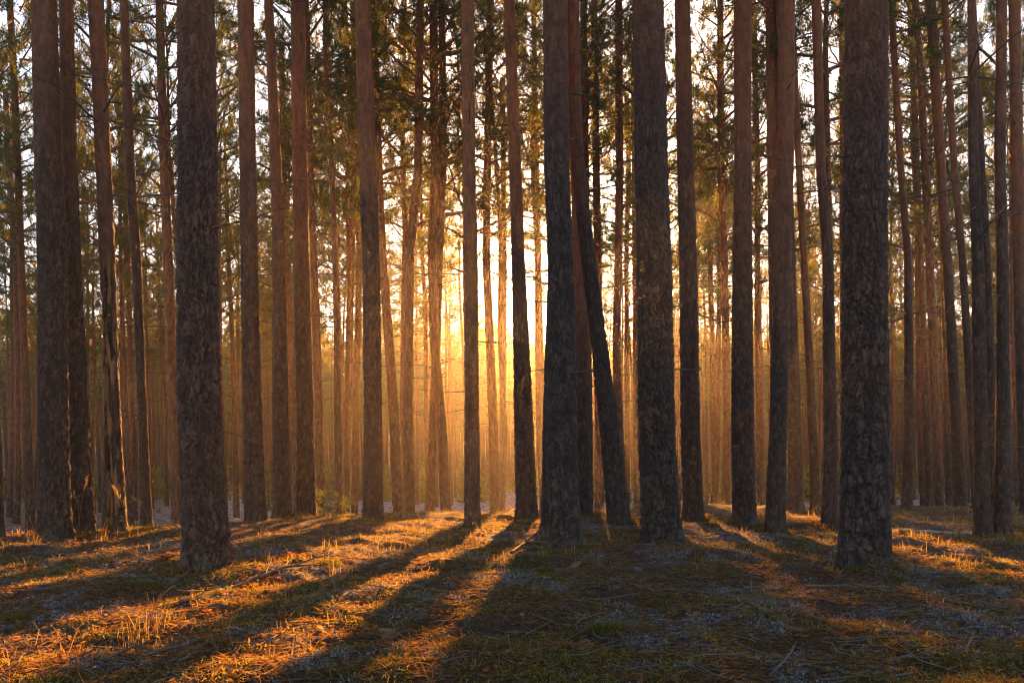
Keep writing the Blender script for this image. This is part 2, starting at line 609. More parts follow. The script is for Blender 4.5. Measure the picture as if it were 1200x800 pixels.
def trunk_mesh(name, zs_c, xs_c, zs_r, rs, H, detail_z, step, nseg, seed, mat, flare=.25, torn=False):
    """a trunk whose axis passes xs_c at heights zs_c, radius rs at zs_r; finely plated bark up to detail_z"""
    r = np.random.default_rng(seed)
    z = np.concatenate([np.arange(-.12, detail_z, step), np.linspace(detail_z, H, 14)])
    nz = len(z)
    cx = np.interp(z, zs_c, xs_c)
    top = z > zs_c[-1]
    slope = (xs_c[-1] - xs_c[-2]) / (zs_c[-1] - zs_c[-2])
    cx = np.where(top, xs_c[-1] + np.clip(slope, -.05, .05) * (z - zs_c[-1]), cx)
    k = max(3, int(.5 / step))
    if k < nz // 2:                                          # round off the corners of the measured axis
        pad = np.concatenate([np.full(k, cx[0]), cx, np.full(k, cx[-1])])
        ker = np.hanning(2 * k + 1)
        sm = np.convolve(pad, ker / ker.sum(), 'valid')
        nd = int((z < detail_z - .3).sum())
        w = sstep(0, .6, detail_z - z)
        cx = sm * w + cx * (1 - w)
    cy = .05 * np.sin(z * .35 + r.uniform(0, 6)) - .05 * math.sin(r.uniform(0, 6))
    rr = np.interp(z, zs_r, rs)
    rr = np.where(z > zs_r[-1], rs[-1] * np.clip((H - z) / (H - zs_r[-1]), .06, 1) ** .8, rr)
    th = np.linspace(0, 2 * np.pi, nseg, endpoint=False)
    TH, Z = np.meshgrid(th, z)
    R = np.repeat(rr[:, None], nseg, 1)
    r0 = float(rs[0])
    R = R * (1 + .035 * np.sin(2 * TH + Z * .5 + seed) + .03 * np.sin(3 * TH - Z * .9 + seed * 2))
    nb = 5 + seed % 3
    fl = np.exp(-np.clip(Z, 0, None) / .13)
    R = R * (1 + fl * flare * (.35 + .65 * (.5 + .5 * np.sin(nb * TH + seed + .8 * np.sin(TH * 2 + seed))) ** 1.5))
    # two layers of plates: long ridges split into scales
    npl = max(8, int(round(2 * np.pi * r0 / .050)))
    T1 = TH / (2 * np.pi)
    u = T1 * npl
    w1 = 1.3 * (pfbm(T1, Z * 7, seed + 5, 12, 3) - .5) + .55 * (pfbm(T1, Z * 40, seed + 15, npl * 2, 2) - .5)
    w2 = .8 * (pfbm(T1, Z * 6, seed + 6, 14, 3) - .5) + .35 * (pfbm(T1, Z * 45, seed + 16, npl * 3, 2) - .5)
    e1, v1, dy1 = voronoi_plates(u + w1, Z / .145 + w2, npl, seed * 7 + 1)
    fine = pfbm(T1, Z * 62, seed + 9, npl * 4, 2) - .5
    flake = pfbm(T1, Z * 13, seed + 19, npl, 3)
    q = flake * 7 + v1 * 2
    terr = (np.floor(q) + sstep(.72, 1.0, q - np.floor(q))) / 9
    age = 1 - .62 * sstep(1.2, 5.5, Z)                       # deep plates at the foot, flaky and shallow above
    amp = min(.030, .13 * r0) * age
    vor = sstep(.03, .36, e1 + .45 * fine)
    Zw = Z + .05 * (w1 + w2)
    Tw = T1 + .25 * w1 / npl
    fa = np.abs(pfbm(Tw, Zw * 3.0, seed + 40, max(5, int(npl * .62)), 4) - .5)
    fb = np.abs(pfbm(Tw, Zw * 5.5, seed + 50, max(6, int(npl * 1.15)), 3) - .5)
    fur = np.maximum(.8 * (1 - sstep(.0, .06, fa)), .45 * (1 - sstep(.0, .05, fb)))
    ridge = np.clip(1 - np.maximum(fur, .95 * (1 - vor)) + .2 * fine, 0, 1)
    disp = amp * (.85 * ridge + 1.5 * (terr - .5) * (.35 + .65 * ridge) - .18 * dy1 * ridge + .30 * fine) - amp * .6
    v2 = flake
    fade = sstep(0, .5, detail_z - Z)
    R2 = R + disp * fade
    bare = np.zeros_like(R2)
    dark_hollow = np.zeros_like(R2)
    if torn:
        a = np.cos(TH - 4.35)                                # the side that faces the eye
        b = fbm(TH * 1.9 + .4 * np.sin(Z * 3), Z * 1.9, seed + 77, 4, .6)
        zz = (Z - torn[0]) / (torn[1] - torn[0])
        win = sstep(0, .03, zz) * (1 - sstep(.85, 1, zz))
        bare = sstep(.485, .555, b * .8 + .16 * a) * win * sstep(-.3, .1, a)
        R2 = R2 * (1 - bare) + (R - .020 + .010 * (pfbm(T1, Z * 9, seed + 3, 40, 2) - .5)) * bare
        dark_hollow = sstep(.55, .59, fbm(TH * 2.3 + 9, Z * 2.1, seed + 99, 3) + .06 * a) * win * sstep(-.1, .3, a)
        R2 = R2 - .045 * dark_hollow
    X = cx[:, None] + R2 * np.cos(TH)
    Y = cy[:, None] + R2 * np.sin(TH)
    V = np.stack([X, Y, Z], -1).reshape(-1, 3)
    i = np.arange(nz - 1)[:, None] * nseg
    j = np.arange(nseg)[None, :]
    jn = (j + 1) % nseg
    F = np.stack([i + j, i + jn, i + nseg + jn, i + nseg + j], -1).reshape(-1, 4)
    me = build_mesh(name, V, [F], [mat], attrs={'plate': np.clip(.5 + .6 * (v1 - .5) + 1.1 * (flake - .5) + .8 * fine, 0, 1).ravel(), 'groove': (1 - ridge).ravel(), 'bare': bare.ravel(), 'dark_hollow': dark_hollow.ravel()}, smooth=True)
    return me, (lambda h: float(np.interp(h, z, cx))), (lambda h: float(np.interp(h, z, cy))), (lambda h: float(np.interp(h, z, rr)))


def branch_curve(r, L, az, elev, droop, k=7):
    s = np.linspace(0, 1, k)
    d = np.array([math.cos(az), math.sin(az)])
    hx = L * s * math.cos(elev)
    pz = L * (s * math.sin(elev) - droop * s * s + .5 * droop * s ** 3)
    wig = np.cumsum(r.normal(0, .035 * L, k)) * s
    P = np.stack([hx * d[0] - wig * d[1], hx * d[1] + wig * d[0], pz + r.normal(0, .012 * L, k) * s], 1)
    return P


def whorl_mesh(seed):
    r = np.random.default_rng(seed)
    g = Geo()
    nb = r.integers(3, 6)
    a0 = r.uniform(0, 6.28)
    for b in range(nb):
        L = r.uniform(.45, 2.0)
        az = a0 + b * 6.28 / nb + r.normal(0, .3)
        P = branch_curve(r, L, az, r.uniform(-.1, .45), r.uniform(.05, .5))
        P[:, 2] += r.normal(0, .07)
        V, F = tube(P, np.linspace(1, .25, 7) * (.007 + .006 * L), 5)
        g.add(V, F)
        for t in range(r.integers(1, 6)):
            q = r.integers(2, 7)
            l2 = L * r.uniform(.12, .4) * (1.1 - q / 9)
            P2 = P[q] + branch_curve(r, l2, az + r.choice([-1, 1]) * r.uniform(.4, 1.1), r.uniform(-.3, .6), .2, 4)
            V, F = tube(P2, np.linspace(.006, .0028, 4), 3)
            g.add(V, F)
    return g.mesh('branch_whorl', [M['twig']], True)


def crown_mesh(seed, L, Rm, nlimb, blades=11, tuft_step=1, young=False):
    r = np.random.default_rng(seed)
    g = Geo()
    tp, td, ts = [], [], []
    for b in range(nlimb):
        f = (b + r.uniform(0, 1)) / nlimb
        z = L * f
        prof = (math.sin(math.pi * min(1, (.22 + .78 * f)) ** 1.1) ** .7 if not young else (1 - f) ** .8 + .06)
        ll = Rm * prof * r.uniform(.5, 1.2) + .35
        if f < .18:
            ll *= r.choice([.5, 1.0, 1.15])
        az = b * 2.39996 + r.normal(0, .5)
        el = r.uniform(.0, .35) + .55 * f
        P = branch_curve(r, ll, az, el, r.uniform(-.15, .3), 8)
        P[:, 2] += z
        V, F = tube(P, np.linspace(1, .18, 8) * (.012 + .013 * ll), 4)
        g.add(V, F)
        nsub = int(5 + ll * 4.2)
        for s in range(nsub):
            q = r.uniform(.30, 1.0)
            i = q * 7
            i0 = min(int(i), 6)
            p = P[i0] + (P[i0 + 1] - P[i0]) * (i - i0)
            l2 = ll * r.uniform(.14, .42) * (1.25 - .6 * q)
            d2 = branch_curve(r, l2, az + r.choice([-1, 1]) * r.uniform(.2, 1.2), el + r.uniform(-.35, .6), -.1, 4)
            C = p + d2
            V, F = tube(C, np.linspace(.009, .003, 4), 3)
            g.add(V, F)
            if r.random() < .2:
                continue
            nt_ = max(2, int(l2 / .095 / tuft_step))
            for t in range(nt_):
                w = .35 + .65 * (t + 1) / nt_
                j = w * 3
                j0 = min(int(j), 2)
                tp.append(C[j0] + (C[j0 + 1] - C[j0]) * (j - j0) + r.normal(0, .035, 3))
                td.append(C[3] - C[0])
                ts.append(r.uniform(.10, .19))
    nb_ = len(g.b)
    tp, td, ts = np.array(tp), norm(np.array(td)), np.array(ts)
    n = len(tp)
    dirs = norm(np.repeat(td, blades, 0) * .65 + r.normal(size=(n * blades, 3)) * .75 + np.array([0, 0, .25]))
    Ln = np.repeat(ts, blades) * r.uniform(.6, 1.15, n * blades)
    base = np.repeat(tp, blades, 0) + r.normal(0, .02, (n * blades, 3))
    V, F = diamonds(base, dirs, Ln, Ln * r.uniform(.10, .20, n * blades), r)
    g.add(V, F, np.repeat(np.repeat(np.clip(r.normal(.42, .2, n), 0, 1), blades), 4))
    me = g.mesh('crown', [M['limb'], M['needles']], False, [0] * nb_ + [1])
    return me


WHORLS = [whorl_mesh(300 + i) for i in range(9)]
CROWNS = [crown_mesh(400 + i, L, Rm, n) for i, (L, Rm, n) in enumerate(
    [(9.0, 2.3, 42), (8.0, 2.6, 36), (10.0, 2.1, 46), (7.0, 2.4, 32), (9.5, 2.8, 44), (11.0, 2.0, 48)])]
CROWN_L = [9.0, 8.0, 10.0, 7.0, 9.5, 11.0]


def dress(root, H, z_crown, cx, cy, n_whorl, r, low=3.0, ci=None, wide=.85):
    """crown and dead whorls as children of a tree"""
    ci = int(r.integers(0, len(CROWNS))) if ci is None else ci
    s = (H - z_crown + .4) / CROWN_L[ci]
    link('crown', CROWNS[ci], root, (cx(z_crown + 1), cy(z_crown + 1), z_crown), (0, 0, r.uniform(0, 6.28)), (min(s, 1.15) * wide, min(s, 1.15) * wide, s))
    for k in range(n_whorl):
        z = low + (z_crown + 1.5 - low) * ((k + r.uniform(.1, .9)) / n_whorl)
        q = r.uniform(.55, 1.0) * (.6 + .5 * (z / z_crown))
        link('branch_whorl', WHORLS[int(r.integers(0, len(WHORLS)))], root, (cx(z), cy(z), z), (0, 0, r.uniform(0, 6.28)), (q, q, q))


def stub_mesh(seed):
    r = np.random.default_rng(seed)
    L = r.uniform(.07, .34)
    P = branch_curve(r, L, 0, r.uniform(-.3, .5), r.uniform(-.1, .3), 5)
    V, F = tube(P, np.linspace(1, .45, 5) * r.uniform(.008, .015), 6)
    g = Geo()
    g.add(V, F)
    tip = P[-1]
    for t in range(3):
        V, F = tube(np.stack([P[-2], tip + r.normal(0, .014, 3)]), np.array([.006, .001]), 4)
        g.add(V, F)
    return g.mesh('branch_stub', [M['twig']], True)


STUBS = [stub_mesh(350 + i) for i in range(8)]
TREES = []     # (x, y) of every tree, to keep the scattered ones clear of them


def measured_tree(pts, ws, yb=None, d=None, label=None, group=None, whorls=4, low=2.4, torn=None, H=None, seed=None, crown=None):
    """a pine whose axis, girth and distance were measured off the photograph"""
    seed = seed or (len(TREES) * 13 + 5)
    r = np.random.default_rng(seed)
    if d is None:
        d = CAMH * FPX / (yb - HORIZON)
    to_x = lambda p: (p - 600) / FPX * d
    to_z = lambda y: CAMH + (HORIZON - y) / FPX * d
    pts = sorted(pts, key=lambda q: -q[0])
    zc = np.array([to_z(q[0]) for q in pts])
    xc = np.array([to_x(q[1]) for q in pts])
    ws = sorted(ws, key=lambda q: -q[0])
    zr = np.array([to_z(q[0]) for q in ws])
    rr = np.array([q[1] / FPX * d / 2 for q in ws])
    x0 = xc[0]
    gz0 = float(ground_h(x0, d))
    if zc[0] > gz0 + .1:                                      # foot hidden behind the rise: carry the axis down to the floor
        sl = np.clip((xc[0] - xc[1]) / (zc[0] - zc[1]), -.04, .04)
        x0 = xc[0] + sl * (gz0 - zc[0])
        gz0 = float(ground_h(x0, d))
        zc = np.concatenate([[gz0], zc])
        xc = np.concatenate([[x0], xc])
        zr = np.concatenate([[gz0], zr])
        rr = np.concatenate([[rr[0] * 1.08], rr])
    zc, zr = zc - gz0, zr - gz0
    H = H or r.uniform(18, 22)
    wpx = max(q[1] for q in ws) * 1024 / 1200
    near = d < 20
    root = link('pine_tree', None, None, (x0, d, gz0))
    if near:
        step = max(.008, d / 796 * 1.15)
        nseg = int(np.clip(wpx * 3.4, 40, 190))
        dz = to_z(0) - gz0 + .5
    else:
        step, nseg, dz = .10, 18, to_z(0) - gz0 + .5
    me, cx, cy, rf = trunk_mesh('trunk', zc, xc - x0, zr, rr, H, min(dz, H - 2), step, nseg, seed, M['bark_near' if near else 'bark_far'],
                                flare=.20 if d < 8 else .24, torn=torn and tuple(to_z(v) - gz0 for v in torn))
    link('trunk', me, root)
    zcrown = crown or r.uniform(9.0, 11.5) + (1.0 if d < 13 else 0)
    dress(root, H, zcrown, cx, cy, whorls if d < 9 else int(whorls * 1.6 + 1), r, low)
    if d < 15:
        for k in range(int(r.integers(4, 9))):
            z = r.uniform(.9, dz)
            a = r.uniform(0, 6.28)
            q = rf(z) - .012
            link('branch_stub', STUBS[int(r.integers(0, 8))], root, (cx(z) + q * math.cos(a), cy(z) + q * math.sin(a), z), (0, 0, a))
    tag(root, label, 'tree', group)
    TREES.append((x0, d))
    return root


MT = measured_tree
GB = 'main pine trunks on the near rise'
MT([(0, 226), (200, 229), (300, 230), (500, 235), (600, 240), (670, 245)], [(0, 40), (200, 42), (500, 48), (620, 51), (670, 55)], 670,
   label='thickest pine trunk of the left half, dark plated bark, foot in orange fern', whorls=0)
MT([(0, 1017), (200, 1015), (300, 1015), (500, 1018), (668, 1018)], [(0, 46), (200, 48), (500, 53), (620, 56), (668, 59)], 668,
   label='widest dark pine trunk on the right with large scaly bark plates', whorls=0)
MT([(0, 760), (200, 763), (300, 766), (500, 769), (635, 775)], [(0, 35), (200, 37), (400, 40), (550, 43), (635, 47)], 635,
   label='thick straight dark pine just right of the leaning pine', whorls=0)
MT([(0, 650), (200, 652), (300, 657), (400, 659), (500, 658), (600, 661), (648, 664)], [(0, 28), (300, 28), (400, 32), (500, 35), (600, 36), (648, 36)], 648,
   label='thick dark pine beside the sun glow whose foot swells and bends right', whorls=0)
MT([(0, 655), (300, 654), (500, 648), (617, 646)], [(0, 20), (300, 22), (617, 24)], 617,
   label='pine mostly hidden behind the left edge of the thick pine beside the sun glow', whorls=0)
MT([(0, 672), (300, 678), (400, 682), (604, 684)], [(0, 14), (300, 15), (604, 18)], 604,
   label='straight pine squeezed between the thick pine beside the sun glow and the leaning pine', whorls=1)
MT([(0, 671), (100, 672), (200, 677), (300, 689), (400, 702), (500, 714), (615, 726)], [(0, 15), (300, 17), (400, 18), (500, 22), (615, 26)], 615,
   label='leaning pine that bends left as it rises past the sun', whorls=1)
MT([(0, 48), (200, 55), (300, 60), (500, 63), (631, 65)], [(0, 27), (200, 30), (500, 32), (600, 34), (631, 37)], 631,
   label='thick dark pine nearest the left edge, with coarse black-brown bark', whorls=0)
MT([(0, 77), (200, 81), (300, 84), (500, 91), (627, 97)], [(0, 15), (200, 18), (500, 25), (627, 27)], 627,
   label='smoother brown pine close behind the thick pine at the left edge', whorls=1)
MT([(0, 112), (200, 123), (300, 128), (500, 136), (625, 142)], [(0, 17), (200, 17), (500, 19), (625, 22)], 625,
   label='damaged pine with torn bark and bare orange wood', whorls=2, torn=(618, 290))
MT([(0, 148), (200, 156), (300, 164), (500, 171), (618, 174)], [(0, 9), (200, 11), (500, 10), (618, 14)], 618,
   label='slender reddish pine just right of the torn-bark pine', whorls=4)
MT([(0, 287), (200, 291), (300, 293), (500, 297), (614, 300)], [(0, 18), (200, 18), (500, 22), (614, 26)], 614,
   label='dark medium pine next right of the thickest left trunk, edge lit orange', whorls=1)
MT([(0, 314), (200, 324), (300, 327), (500, 328), (607, 329)], [(0, 10), (200, 12), (500, 19), (607, 22)], 607,
   label='brown pine between two darker trunks, half hidden by the one on its right', whorls=2)
MT([(0, 347), (200, 350), (300, 352), (500, 357), (605, 359)], [(0, 16), (200, 17), (500, 20), (605, 23)], 605.5,
   label='dark straight pine overlapping a browner trunk on each side', whorls=1)
MT([(0, 426), (200, 432), (300, 435), (500, 437), (613, 437)], [(0, 18), (200, 19), (500, 21), (613, 25)], 613,
   label='dark pine standing alone left of the hazy cluster, grass lit at its foot', whorls=1)
MT([(0, 548), (200, 550), (300, 552), (500, 553), (620, 554)], [(0, 15), (200, 14), (500, 17), (620, 20)], 620,
   label='slim black pine in the middle, between hazy orange trunks', whorls=1)
MT([(0, 597), (200, 604), (300, 607), (500, 614), (610, 618)], [(0, 13), (200, 14), (300, 15), (500, 22), (610, 26)], 610,
   label='glowing orange brown pine just left of the thick pine beside the sun glow', whorls=2)
MT([(0, 801), (200, 804), (300, 806), (500, 809), (610, 813)], [(0, 18), (200, 19), (500, 22), (610, 25)], 610,
   label='medium dark pine next right of the thick straight pine', whorls=2)
MT([(0, 870), (200, 870), (300, 870), (500, 870), (615, 872)], [(0, 20), (200, 19), (500, 25), (615, 27)], 615,
   label='dead straight black-barked pine, left of a pair that crosses higher up', whorls=1)
MT([(0, 921), (200, 919), (300, 916), (500, 911), (622, 908)], [(0, 19), (200, 18), (500, 19), (622, 23)], 622,
   label='pine leaning slightly right, dark below and red above, nearest of its trio', whorls=1)
MT([(0, 903), (200, 904), (300, 906), (450, 910), (595, 914)], [(0, 14), (200, 13), (595, 15)], d=17.0,
   label='dark pine hidden below behind the right-leaning red-topped pine', whorls=2)
MT([(0, 915), (300, 925), (500, 929), (597, 931)], [(0, 11), (300, 12), (597, 17)], 597,
   label='brown pine peeping out right of the right-leaning red-topped pine', whorls=2)
MT([(0, 955), (200, 962), (300, 971), (500, 974), (617, 973)], [(0, 11), (200, 11), (300, 12), (500, 15), (617, 18)], 617,
   label='reddish pine just left of the widest right trunk', whorls=3)
MT([(0, 928), (200, 937), (300, 942), (500, 952), (597, 957)], [(0, 8), (300, 8), (500, 10), (597, 12)], 597,
   label='thin pine leaning left behind the reddish pine by the widest right trunk', whorls=3)
MT([(0, 1043), (200, 1056), (300, 1064), (500, 1064), (597, 1061)], [(0, 7), (200, 8), (500, 10), (597, 12)], 597,
   label='thin dark pine standing free just right of the widest right trunk', whorls=4)
MT([(0, 1091), (200, 1105), (300, 1112), (500, 1122), (595, 1127)], [(0, 11), (200, 11), (500, 12), (595, 15)], 595,
   label='left-leaning pine on the skyline of the rise, first of the right cluster', whorls=4)
MT([(0, 1108), (200, 1119), (300, 1127), (500, 1137), (600, 1143)], [(0, 7), (200, 8), (500, 9), (600, 11)], 600,
   label='thin left-leaning pine behind the nearest pine of the right cluster', whorls=4)
MT([(0, 1134), (200, 1139), (300, 1145), (500, 1150), (630, 1153)], [(0, 8), (200, 12), (500, 16), (630, 19)], 630,
   label='nearest pine of the right cluster, grey-brown, left of a matching dark trunk', whorls=2)
MT([(0, 1140), (300, 1154), (500, 1159), (619, 1161)], [(0, 7), (300, 8), (500, 12), (619, 14)], 619,
   label='pine half hidden behind the nearest pine of the right cluster', whorls=3)
MT([(0, 1172), (200, 1172), (300, 1176), (500, 1178), (630, 1178)], [(0, 11), (200, 12), (500, 16), (630, 18)], 630,
   label='straight dark pine near the right edge, standing level with the nearest cluster pine', whorls=2)
MT([(0, 1189), (200, 1195), (300, 1198), (500, 1203), (605, 1206)], [(0, 12), (300, 13), (605, 15)], 605,
   label='reddish pine cut off by the right edge', whorls=3)
MT([(0, -16), (300, -6), (500, 0), (634, 2)], [(0, 11), (500, 12), (634, 14)], 634,
   label='dark pine cut off by the left edge', whorls=1)

# farther measured trunks, their feet out of sight beyond the rise
far_trunks = [
    ([(0, 2), (200, 11), (300, 20), (400, 20), (600, 20)], 7, 'orange rimmed pine, left one of the pair left of the thick left edge pine'),
    ([(0, 12), (300, 26), (500, 34), (620, 36)], 8.5, 'brown pine, right one of the pair left of the thick left edge pine'),
    ([(0, 130), (300, 150), (500, 156), (600, 158)], 6, 'thin pine seen between the torn-bark pine and the slender reddish pine'),
    ([(0, 188), (400, 200), (600, 207)], 11, 'hazy brown pine just left of the thickest left trunk'),
    ([(0, 247), (300, 254), (600, 262)], 8, 'bright edged pine peeping out right of the thickest left trunk'),
    ([(0, 328), (200, 333), (400, 338), (600, 340)], 7.5, 'thin red pine seen just left of the dark overlapping pine'),
    ([(0, 357), (300, 367), (400, 371), (605, 375)], 10, 'hazy pine seen just right of the dark overlapping pine'),
    ([(0, 403), (200, 414), (300, 411), (500, 407), (605, 405)], 8, 'thin pine, left one of the pair left of the lone dark pine'),
    ([(0, 413), (300, 421), (500, 417), (605, 415)], 7.5, 'thin pine, right one of the pair left of the lone dark pine'),
    ([(0, 436), (300, 448), (400, 456), (500, 463), (605, 468)], 11, 'hazy pine leaning left, first right of the lone dark pine'),
    ([(0, 493), (200, 490), (300, 480), (500, 478), (605, 480)], 11, 'hazy pine that leans right above, second right of the lone dark pine'),
    ([(0, 518), (200, 519), (300, 515), (500, 508), (605, 505)], 10, 'hazy brown pine crossing in front of a wider paler trunk'),
    ([(0, 508), (200, 510), (300, 506), (400, 509), (500, 518), (605, 523)], 11, 'wide pale hazy pine behind the slim black middle pine, crossed by a brown trunk'),
    ([(0, 575), (200, 571), (300, 570), (500, 578), (603, 580)], 10, 'hazy orange pine, first right of the slim black middle pine'),
    ([(0, 588), (300, 591), (500, 589), (603, 588)], 7, 'thin hazy pine between an orange trunk and the glowing orange brown pine'),
    ([(0, 625), (300, 631), (603, 638)], 7, 'thin pine in the glow left of the thick pine beside the sun'),
    ([(0, 725), (200, 726), (300, 724), (400, 722), (605, 728)], 10, 'dark pine in the gap right of the leaning pine'),
    ([(0, 730), (200, 737), (300, 734), (605, 735)], 6, 'thin orange pine behind the dark pine in the gap right of the leaning pine'),
    ([(0, 742), (300, 744), (605, 746)], 7, 'thin pine just left of the thick straight pine'),
    ([(0, 844), (200, 845), (300, 848), (500, 851), (600, 850)], 9, 'orange pine with bare side branches left of the dead straight black-barked pine'),
    ([(0, 826), (300, 832), (600, 839)], 6.5, 'thin pine just right of the medium dark pine'),
    ([(0, 882), (200, 888), (400, 888), (600, 891)], 7.5, 'reddish pine just right of the dead straight black-barked pine'),
    ([(0, 1072), (300, 1088), (500, 1098), (600, 1101)], 9.5, 'dark pine below the skyline, left of the right cluster'),
    ([(0, 1094), (300, 1106), (600, 1115)], 8, 'hazy pine just left of the first pine of the right cluster'),
    ([(0, 1066), (300, 1080), (600, 1089)], 8, 'hazy pine midway between the widest right trunk and the right cluster'),
    ([(0, 1184), (300, 1186), (600, 1192)], 7, 'thin pine between the two trunks nearest the right edge'),
    ([(0, 985), (600, 990)], 8, 'hazy pine hidden behind the left edge of the widest right trunk'),
]
for k, (pts, w, lab) in enumerate(far_trunks):
    dd = .255 * FPX / w
    MT(pts, [(0, w * .85), (300, w * .95), (600, w * 1.15)], d=min(dd, 36) * random.uniform(.93, 1.05) + .0, label=lab, whorls=5, low=3.5, seed=900 + k * 11)

for u_, d_, lab in ((.27, 26, 'thin pine added to shade the floor, directly behind the upper part of the leaning pine'), (.67, 28, 'thin pine added to shade the floor, in the glow just right of the leaning pine')):  # two added pines, not measured: their trunks block sun streaks on the right floor
    px_ = 600 + FPX * (u_ / d_ + SUN_TAN_AZ)
    MT([(0, px_ - 6), (300, px_ - 2), (600, px_)], [(0, 8), (300, 9), (600, 11)], d=d_, label=lab, whorls=4, low=3.5, seed=int(1300 + d_))

# ------------------------------------------------------------------ the rest of the stand, tree by tree
FAR_T = []
for k in range(8):
    r = np.random.default_rng(2000 + k)
    H = r.uniform(17, 22)
    zz = np.linspace(0, H, 7)
    bend = np.cumsum(r.normal(0, .10, 7))
    bend -= bend[0]
    r0 = [.112, .10, .128, .09, .105, .12, .085, .135][k]
    me, cx, cy, rf = trunk_mesh('trunk', zz, bend, np.array([0, 1.2, 8, 13]), r0 * np.array([1.15, 1, .82, .62]), H, H - 1.5, .22, 12, 2100 + k, M['bark_far'], flare=.15)
    FAR_T.append((me, cx, cy, H))

LANDMARKS = [(142, 'far hazy pine of the rows left of the torn-bark pine', 'far pines left of the torn-bark pine'),
             (245, 'far hazy pine seen between the torn-bark pine and the thickest left trunk', 'far pines between the torn-bark pine and the thickest left trunk'),
             (437, 'far hazy pine seen between the thickest left trunk and the lone dark pine', 'far pines between the thickest left trunk and the lone dark pine'),
             (664, 'far glowing pine seen between the lone dark pine and the sun', 'far pines between the lone dark pine and the sun'),
             (872, 'far orange pine seen between the sun and the dead straight black-barked pine', 'far pines between the sun and the dead straight black-barked pine'),
             (1018, 'far red-brown pine seen between the dead straight black-barked pine and the widest right trunk', 'far pines between the black-barked pine and the widest right trunk'),
             (9999, 'far red-brown pine of the dense rows right of the widest right trunk', 'far pines right of the widest right trunk')]


def sunlane(x, y):
    return x - SUN_TAN_AZ * y


r = np.random.default_rng(77)
count, tries = 0, 0
N_FAR = 226
FORCED = [(72, 1.5), (58, 6.6), (62, 7.8), (33, -6.2), (27, -.84), (32.5, -1.47), (24, -3.14), (29.5, -2.9), (34, -.42)]  # first three are added so that their crowns shade the right of the floor
while count < N_FAR and tries < 60000:
    tries += 1
    forced = count < len(FORCED)
    y = (20 ** 1.6 + r.random() * (70 ** 1.6 - 20 ** 1.6)) ** (1 / 1.6)
    x = y * r.uniform(-.74, .76)
    if forced:
        y, u = FORCED[count]
        x = u + SUN_TAN_AZ * y
    u = sunlane(x, y)
    if u > 5:
        dens = .85
    elif u < -9:
        dens = .95
    else:
        dens = .9
    gap = (y > 32 and 375 < 600 + FPX * x / y < 750) or (y > 28 and 690 < 600 + FPX * x / y < 900)
    lane = -7.0 < u < -.1 or 2.9 < u < 4.5
    if y > 36 and lane:
        dens = .10
    elif lane:
        dens = .22
    if gap:
        dens *= .7
    if -2.7 < u < -.1 and y < 60 and not forced:
        continue
    if r.random() > dens and not forced:
        continue
    if not forced and any((x - a) ** 2 + (y - b) ** 2 < 1.5 ** 2 for a, b in TREES):
        continue
    px = 600 + FPX * x / y
    me, cx, cy, H = FAR_T[int(r.integers(0, 8))]
    gz0 = float(ground_h(x, y))
    root = link('pine_tree', None, None, (x, y, gz0 - .05), (0, math.radians(r.normal(-1.0, 1.1)), r.uniform(-.5, .5)))
    s = r.uniform(.85, 1.12)
    root.scale = (s, s, s)
    link('trunk', me, root)
    zc = r.uniform(8.2, 9.5) if forced or not (gap or (lane and y > 36)) else (r.uniform(13.5, 15.5) if lane else r.uniform(11, 14.5) if y > 42 else r.uniform(9.5, 12.5))
    dress(root, H, zc, cx, cy, 1 if y > 50 else 3, r, 3.5, None, r.uniform(.42, .78) if not (gap or forced) else r.uniform(.6, .95))
    for lim, lab, grp in LANDMARKS:
        if px < lim:
            tag(root, lab, 'tree', grp)
            break
    TREES.append((x, y))
    count += 1

# ------------------------------------------------------------------ the wood beyond: one mass
g_tr, g_nd = Geo(), Geo()
r = np.random.default_rng(88)
small = []
for k in range(4):
    rr_ = np.random.default_rng(600 + k)
    n = 150
    f = rr_.random(n) ** .8
    a = rr_.uniform(0, 6.28, n)
    rad = 2.1 * np.sin(np.pi * (.15 + .8 * f)) * np.sqrt(rr_.random(n))
    tp = np.stack([rad * np.cos(a), rad * np.sin(a), f], 1)
    small.append(tp)
for k in range(4200):
    y = (72 ** 1.5 + r.random() * (320 ** 1.5 - 72 ** 1.5)) ** (1 / 1.5)
    x = y * r.uniform(-.8, .82)
    if y < 88 and -.26 < x / y < .17:
        y += 22
    H = r.uniform(15.5, 20) if not 102 < y < 165 else r.uniform(17, 25)
    u = sunlane(x, y)
    if -8 < u < 4.5 and y < 150:
        H = min(H, (y - 14) * SUN_TAN_EL - 1.5)
    gz0 = float(ground_h(x, y))
    zz = np.array([0, H * .5, H * .97])
    lean = r.normal(-.3, .3)
    P = np.stack([x + lean * zz / 10, np.full(3, y), gz0 + zz], 1)
    V, F = tube(P, np.array([.15, .115, .035]), 6)
    g_tr.add(V, F, r.random())
    tp = small[k % 4].copy()
    if y > 140:
        tp = tp[::2]
    zc = H * r.uniform(.38, .58)
    tp[:, 2] = gz0 + zc + tp[:, 2] * (H - zc)
    tp[:, 0] += x + lean * H / 10
    tp[:, 1] += y
    nb_ = 4
    base = np.repeat(tp, nb_, 0)
    dirs = norm(r.normal(size=base.shape) + np.array([0, 0, .2]))
    L = r.uniform(.3, .65, len(base)) * (1 if y < 140 else 1.4)
    V, F = diamonds(base, dirs, L, L * .42, r)
    g_nd.add(V, F, np.repeat(np.repeat(np.clip(r.normal(.45, .2, len(tp)), 0, 1), nb_), 4))
